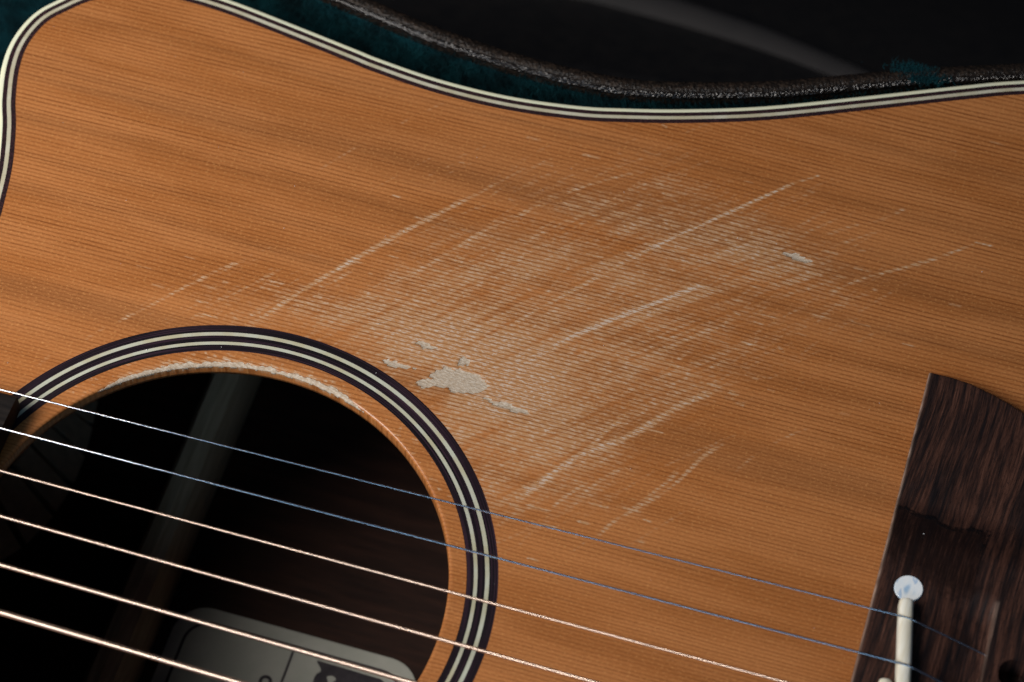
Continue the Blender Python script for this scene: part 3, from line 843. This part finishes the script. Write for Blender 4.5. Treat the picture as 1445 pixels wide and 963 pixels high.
# rounded edges
dfront = BX - bx0; dback = bx1 - BX; dside = (1 - np.abs(TY)) * YM
for d_ in (dfront, dback, dside):
    hgt = hgt - 0.45 * (1 - np.sqrt(np.clip(1 - (1 - np.clip(d_ / 0.5, 0, 1)) ** 2, 0, 1)))
top_y = 54.2 - np.interp(BX, [131, 135, 139, 143, 147, 150, 153], [-0.8, 0.0, 0.3, 1.3, 1.0, 0.2, 0.4]) + 1.2 * (vnoise(BX * .5, BX * 0, 61) - .5)
right_x = 151.6 + 1.6 * (vnoise(BY * .3, BY * 0, 62) - .5)
stain = sstep(0.5, -0.8, BY - top_y) * sstep(1.0, -2.2, BX - right_x) * sstep(25.0, 46.0, BY + 0.35 * (BX - 145)) * (BY > 0)
crust = (np.exp(-((BY - top_y + 0.7) / 0.8) ** 2) * sstep(1.0, -1.0, BX - right_x) + 0.7 * np.exp(-((BX - right_x + 1.0) / 1.0) ** 2) * sstep(0.5, -0.5, BY - top_y) * sstep(42, 48, BY)) * (BY > 0)
edge_highlight = 1.0 * np.exp(-(dfront / 0.36) ** 2) * (0.35 + 0.65 * vnoise(BY * .5, BY * 0, 63))  # front edge highlight, painted in as a pale line
edge_highlight = edge_highlight + 0.20 * sstep(0, .25, BX - ridge_lo) * sstep(156.75, 156.55, BX) * sstep(37.0, 36.2, ay) * (0.4 + 0.6 * sstep(5, 34, ay))  # ridge face painted paler, as lit from the neck side
bv = np.c_[BX.ravel(), BY.ravel(), hgt.ravel()]
nX, nY = BX.shape
I = np.arange(nX * nY).reshape(nX, nY)
bq = np.stack([I[:-1, :-1].ravel(), I[1:, :-1].ravel(), I[1:, 1:].ravel(), I[:-1, 1:].ravel()], 1)
loop = np.concatenate([I[:, 0], I[-1, 1:], I[-2::-1, -1], I[0, -2:0:-1]])
low = bv[loop].copy(); low[:, 2] = -0.3
off = len(bv); nl = len(loop); ar = np.arange(nl)
wq = np.stack([loop, loop[(ar + 1) % nl], off + (ar + 1) % nl, off + ar], 1)[:, ::-1]
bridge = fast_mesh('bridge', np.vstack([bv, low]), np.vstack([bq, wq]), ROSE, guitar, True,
                   {'stain': np.concatenate([stain.ravel(), np.zeros(nl)]), 'crust': np.concatenate([crust.ravel(), np.zeros(nl)]), 'edge': np.concatenate([edge_highlight.ravel(), np.zeros(nl)])})
bridge['label'] = 'dark streaky rosewood bridge with a curved wing'
sharp(bridge, 55)

def disc(name, cx, cy, r, z0, z1, mat, parent):
    bm = bmesh.new()
    bmesh.ops.create_cone(bm, cap_ends=True, segments=56, radius1=r, radius2=r, depth=z1 - z0)
    bmesh.ops.bevel(bm, geom=[e for e in bm.edges if all(v.co.z > 0 for v in e.verts)], offset=0.25, segments=3, affect='EDGES')
    for v in bm.verts: v.co = Vector((v.co.x + cx, v.co.y + cy, v.co.z + (z0 + z1) / 2)) * S
    me = bpy.data.meshes.new(name); bm.to_mesh(me); bm.free()
    return sharp(link(name, me, mat, parent), 35)
disc('pearl_dot', 138.45, 34.2, 3.05, 6.0, 8.45, PEARL, bridge)

def saddle(name, ax, ay_, bx_, by_, w, ztop):
    """bar from (ax, ay) to (bx, by), rounded along its crown and ends"""
    d = np.array([bx_ - ax, by_ - ay_]); L = np.linalg.norm(d); d /= L; nn = np.array([d[1], -d[0]])
    prof = [(-w / 2, 5.0), (-w / 2, ztop - 1.0), (-w * .44, ztop - .45), (-w * .28, ztop - .12), (0, ztop), (w * .28, ztop - .12), (w * .44, ztop - .45), (w / 2, ztop - 1.0), (w / 2, 5.0)]
    st = [(0, .80), (.10, .92), (.28, .98), (.5, 1)] + [(L * t, 1) for t in (.2, .4, .6, .8)] + [(L - .5, 1), (L - .28, .98), (L - .10, .92), (L, .80)]
    V = []
    for s_, k_ in st:
        p = np.array([ax, ay_]) + d * s_
        for o_, z_ in prof:
            q = p + nn * o_ * k_
            V.append((q[0], q[1], z_ - (1 - k_) * 0.6 * (z_ > 6)))
    kk = len(prof); F = []
    for i in range(len(st) - 1):
        for j in range(kk - 1):
            F.append((i * kk + j, (i + 1) * kk + j, (i + 1) * kk + j + 1, i * kk + j + 1))
    F.append(tuple(range(kk))); F.append(tuple(range((len(st) - 1) * kk, len(st) * kk))[::-1])
    o = mesh(name, V, F, BONE, bridge)
    bm = bmesh.new(); bm.from_mesh(o.data); bmesh.ops.recalc_face_normals(bm, faces=bm.faces[:]); bm.to_mesh(o.data); bm.free()
    return sharp(o, 60)
saddle('saddle', 138.55, 30.4, 142.4, 9.0, 2.9, 11.35)
saddle('saddle', 138.3, 11.9, 144.6, -33.5, 2.6, 11.35)

# ---------------------------------------------------------------- fingerboard end
fb = sweep('fingerboard', np.array([(-330.0, 0.0), (-49.6, 0.0)]), [(-24.4, 1.6), (-24.4, 6.6), (-24.0, 7.0), (-14, 7.5), (0, 7.7), (14, 7.5), (24.0, 7.0), (24.4, 6.6), (24.4, 1.6)], EBONY, guitar)
for kf in range(4):
    xf = -57.5 - kf * 11.5
    sweep('fret', np.array([(xf, -24.2), (xf, 24.2)]), [(-0.9, 7.0), (-0.6, 8.3), (0, 8.6), (0.6, 8.3), (0.9, 7.0)], STEEL, fb)
sweep('neck', np.array([(-330.0, 0.0), (-128.0, 0.0)]), [(-24, 1.5), (-22, -8), (-12, -16), (0, -18), (12, -16), (22, -8), (24, 1.5)], MAHO, guitar)

# ---------------------------------------------------------------- strings
STR = [(23.01, 25.93, .185, 0), (14.28, 15.70, .235, 0), (4.81, 5.16, .31, .24), (-4.97, -6.04, .41, .28), (-15.24, -17.04, .53, .34), (-25.01, -27.88, .68, .42)]
def tube(name, P, rad, pitch, mat, parent):
    P = np.array(P, float)
    if pitch: P = resample(P, pitch / 5.0)
    else:
        P = resample(P, 2.0)
    n = len(P); k = 10 if pitch else 12
    T = np.gradient(P, axis=0); T /= np.linalg.norm(T, axis=1)[:, None]
    B = np.cross(T, [0, 0, 1.0]); B /= np.linalg.norm(B, axis=1)[:, None]; U_ = np.cross(B, T)
    s = np.r_[0, np.cumsum(np.linalg.norm(np.diff(P, axis=0), axis=1))]
    a = np.linspace(0, 2 * math.pi, k, endpoint=False)
    r = np.full((n, k), rad)
    if pitch:
        ph = 2 * math.pi * s[:, None] / pitch + a[None, :]
        r = rad - 0.26 * pitch * (1 - np.abs(np.cos(ph / 2)))
    V = P[:, None, :] + r[:, :, None] * (np.cos(a)[None, :, None] * B[:, None, :] + np.sin(a)[None, :, None] * U_[:, None, :])
    I = np.arange(n * k).reshape(n, k); J = np.roll(I, -1, 1)
    Q = np.stack([I[:-1].ravel(), J[:-1].ravel(), J[1:].ravel(), I[1:].ravel()], 1)[:, ::-1]
    return fast_mesh(name, V.reshape(-1, 3), Q, mat, parent)
for kf, (ya, yb, rad, pitch) in enumerate(STR):
    if kf < 2: sx = 138.55 + (30.4 - yb) * (3.85 / 21.4)
    else: sx = 138.3 + (11.9 - yb) * (6.3 / 45.4)
    zs = 11.4 + rad
    yl = lambda x: ya + (yb - ya) * (x + 50) / 189.0
    x0 = -140.0
    pts = [(x0, yl(x0), zs + .0059 * (x0 - sx))]
    pts += [(sx - .6, yl(sx - .6), zs - .02), (sx, yl(sx), zs), (sx + .6, yl(sx + .6) - .03, zs - .1)]
    ye = yl(sx) - (1.2 if kf < 2 else .2) * (1 if kf < 2 else 1)
    pts += [(157.2, ye, 6.75)]
    tube('string', pts, rad, pitch, BRONZE if pitch else STEEL, guitar)
    if not pitch: pass

# ---------------------------------------------------------------- case
case = root('guitar_case', (60, 0, -135))
tag(case, 'dark pebbled guitar case lined with teal plush, open around the guitar', 'guitar case')
RIM = [(-200, 62), (-182, 120), (-140, 158), (-80, 166), (-22.3, 154.6), (-1.9, 150.6), (16.0, 148.4), (31.6, 147.8), (46.8, 148.4), (59.7, 151.0), (81.5, 158.0), (98.3, 165.2), (113.6, 171.9), (136.2, 180.5),
       (175, 196), (220, 208), (280, 205), (340, 175), (378, 110), (390, 0), (378, -110), (340, -175), (280, -210), (200, -215), (120, -190), (30, -162), (-60, -168), (-130, -150), (-180, -100), (-205, -60), (-340, -58), (-345, 0), (-340, 58)]
rim = resample(catmull(RIM, 8, True), 2.0, True)
RN = normals(rim, True)
if np.dot(RN[len(rim) // 8], -rim[len(rim) // 8]) > 0: RN = -RN      # pointing outwards
sweep('plush_wall', rim, [(0.0, -6.0), (0.0, -118.0), (2.0, -118.0), (2.0, -6.0)], PLUSH, case, True, RN)
sweep('vinyl_rim', rim, [(-0.2, -8.0), (-0.4, -6.4), (-0.3, -5.4), (0.0, -4.7), (0.6, -4.1), (1.3, -3.8), (2.2, -3.8), (3.4, -4.3), (4.2, -5.4), (4.6, -8.0), (4.6, -14.0), (2.1, -14.0), (2.1, -8.0)], VINYL, case, True, RN, 80)
pa = np.linspace(0, 2 * math.pi, 12, endpoint=False)
sweep('rim_piping', rim, [(0.05 + 0.85 * math.cos(q_), -5.0 + 0.85 * math.sin(q_)) for q_ in pa], PIPING, case, True, RN, 80)
sweep('outer_shell', rim, [(2.2, -14.2), (6.0, -17.0), (12.0, -24.0), (12.0, -128.0), (2.2, -128.0)], SHELL, case, True, RN, 60)
flat('plush_floor', rim[::3], -117.0, PLUSH, case, 4.0)
# plush fibres on the wall and on the floor along the guitar
def fibres():
    sel = np.nonzero((rim[:, 0] > -190) & (rim[:, 0] < 165) & (rim[:, 1] > 60))[0]
    n = 52000
    i = rng.choice(sel, n); t = rng.random(n)[:, None]
    P = rim[i] * (1 - t) + rim[(i + 1) % len(rim)] * t
    z = -6.5 - 84.0 * rng.random(n) ** 1.3
    Nn = -RN[i]
    T = np.stack([-Nn[:, 1], Nn[:, 0]], 1)
    clump = vnoise(np.arange(len(rim)) * 0.22, np.zeros(len(rim)), 71)[i]
    L = rng.uniform(1.5, 3.4, n) * (0.6 + 0.8 * clump)
    root_ = np.c_[P - Nn * 0.2, z]
    lean = rng.normal(0, 0.45, n) + (clump - .5) * 1.2
    up = rng.normal(0.75, 0.5, n)
    d = np.c_[Nn + T * lean[:, None], up]
    d /= np.linalg.norm(d, axis=1)[:, None]
    w = np.c_[T, np.zeros(n)] * 0.085
    mid = root_ + d * (L * .55)[:, None]; bend = rng.normal(0, .25, (n, 3)); tip = root_ + (d + bend) * L[:, None]
    V = np.stack([root_ - w, root_ + w, mid + w * .8, tip, mid - w * .8], 1)
    base_ = (np.arange(n) * 5)[:, None]
    q = base_ + np.array([[0, 1, 2, 4]]); tr = base_ + np.array([[4, 2, 3, 3]])
    # tuft that pokes out over the rim
    m = 1000
    c = np.array([[112.5, 172.4]]) + np.c_[rng.normal(0, 2.8, m), rng.normal(0.6, 1.2, m)]
    r2 = np.c_[c, np.full(m, -4.2)]
    d2 = np.c_[rng.normal(0.05, .6, m), rng.normal(0.45, .6, m), rng.uniform(.05, .55, m)]
    d2 /= np.linalg.norm(d2, axis=1)[:, None]
    L2 = rng.uniform(0.6, 1.6, m)[:, None]
    w2 = np.tile(np.array([[0.09, 0.0, 0.0]]), (m, 1))
    m2 = r2 + d2 * L2 * .5; t2 = r2 + (d2 + rng.normal(0, .3, (m, 3))) * L2
    V2 = np.stack([r2 - w2, r2 + w2, m2 + w2, t2, m2 - w2], 1)
    b2 = n * 5 + (np.arange(m) * 5)[:, None]
    verts_ = np.vstack([V.reshape(-1, 3), V2.reshape(-1, 3)])
    tri = np.vstack([q[:, [0, 1, 2]], q[:, [0, 2, 3]], tr[:, [0, 1, 2]],
                     b2 + np.array([[0, 1, 2]]), b2 + np.array([[0, 2, 4]]), b2 + np.array([[4, 2, 3]])])
    o = fast_mesh('plush_pile', verts_, tri, PLUSH, case)
    o['kind'] = 'stuff'
fibres()
# opened lid hanging behind the case, with its welted edges
lid_pts = []
LX = np.linspace(-420, 520, 40); LT = np.linspace(0, 1, 26)
gxx, gtt = np.meshgrid(LX, LT, indexing='ij')
Vl = np.c_[gxx.ravel(), (235 + 330 * gtt + 10 * np.sin(gxx * .01)).ravel(), (-120 - 285 * gtt + 14 * np.sin(gtt * 3.1)).ravel()]
Il = np.arange(gxx.size).reshape(gxx.shape)
Ql = np.stack([Il[:-1, :-1].ravel(), Il[1:, :-1].ravel(), Il[1:, 1:].ravel(), Il[:-1, 1:].ravel()], 1)
lid = fast_mesh('lid', Vl, Ql, SHELL, case)
sol = lid.modifiers.new('thickness', 'SOLIDIFY'); sol.thickness = 0.006; sol.offset = -1
tube('lid_welt', [(-260, 322, -188), (-130, 322, -186), (-31, 319, -184), (5, 316, -181), (25, 311, -177), (42, 306, -173), (59, 300, -168), (74, 293, -163), (90, 284, -156), (130, 262, -144)], 8.0, 0, WELT, case)
tube('lid_welt', [(60, 500, -338), (82, 462, -304), (106, 428, -273), (124, 396, -245), (139, 368, -221), (153, 344, -202), (180, 300, -172)], 6.0, 0, WELT, case)

# ---------------------------------------------------------------- floor and dust
fl = mesh('floor', [(-4000, -4000, -420), (4000, -4000, -420), (4000, 4000, -420), (-4000, 4000, -420)], [(0, 1, 2, 3)], FLOORM, None, False)
fl['kind'] = 'structure'

def dust():
    V, F = [], []
    spots = [(-30, 47, 0.1, .16), (138.8, 47.5, 8.0, .16)]
    r = random.Random(8)
    for _ in range(70):
        x, y = r.uniform(-85, 160), r.uniform(-10, 165)
        if math.hypot(x, y) < 51 or not in_poly(np.array([x]), np.array([y]), inset)[0]: continue
        if x > 131 and y < 90: continue
        spots.append((x, y, 0.06, r.uniform(.05, .11)))
    for (x, y, z, rad) in spots:
        b = len(V)
        for dx, dy, dz in ((1, 0, 0), (-1, 0, 0), (0, 1, 0), (0, -1, 0), (0, 0, 1), (0, 0, -1)):
            k_ = r.uniform(.7, 1.4)
            V.append((x + dx * rad * k_, y + dy * rad * k_, z + dz * rad * k_))
        F += [(b + i, b + j, b + k2) for i, j, k2 in ((0, 2, 4), (2, 1, 4), (1, 3, 4), (3, 0, 4), (2, 0, 5), (1, 2, 5), (3, 1, 5), (0, 3, 5))]
    o = mesh('dust', V, F, DUSTM)
    tag(o, 'tiny pale dust specks scattered over the guitar top', 'dust', None, 'stuff')
dust()
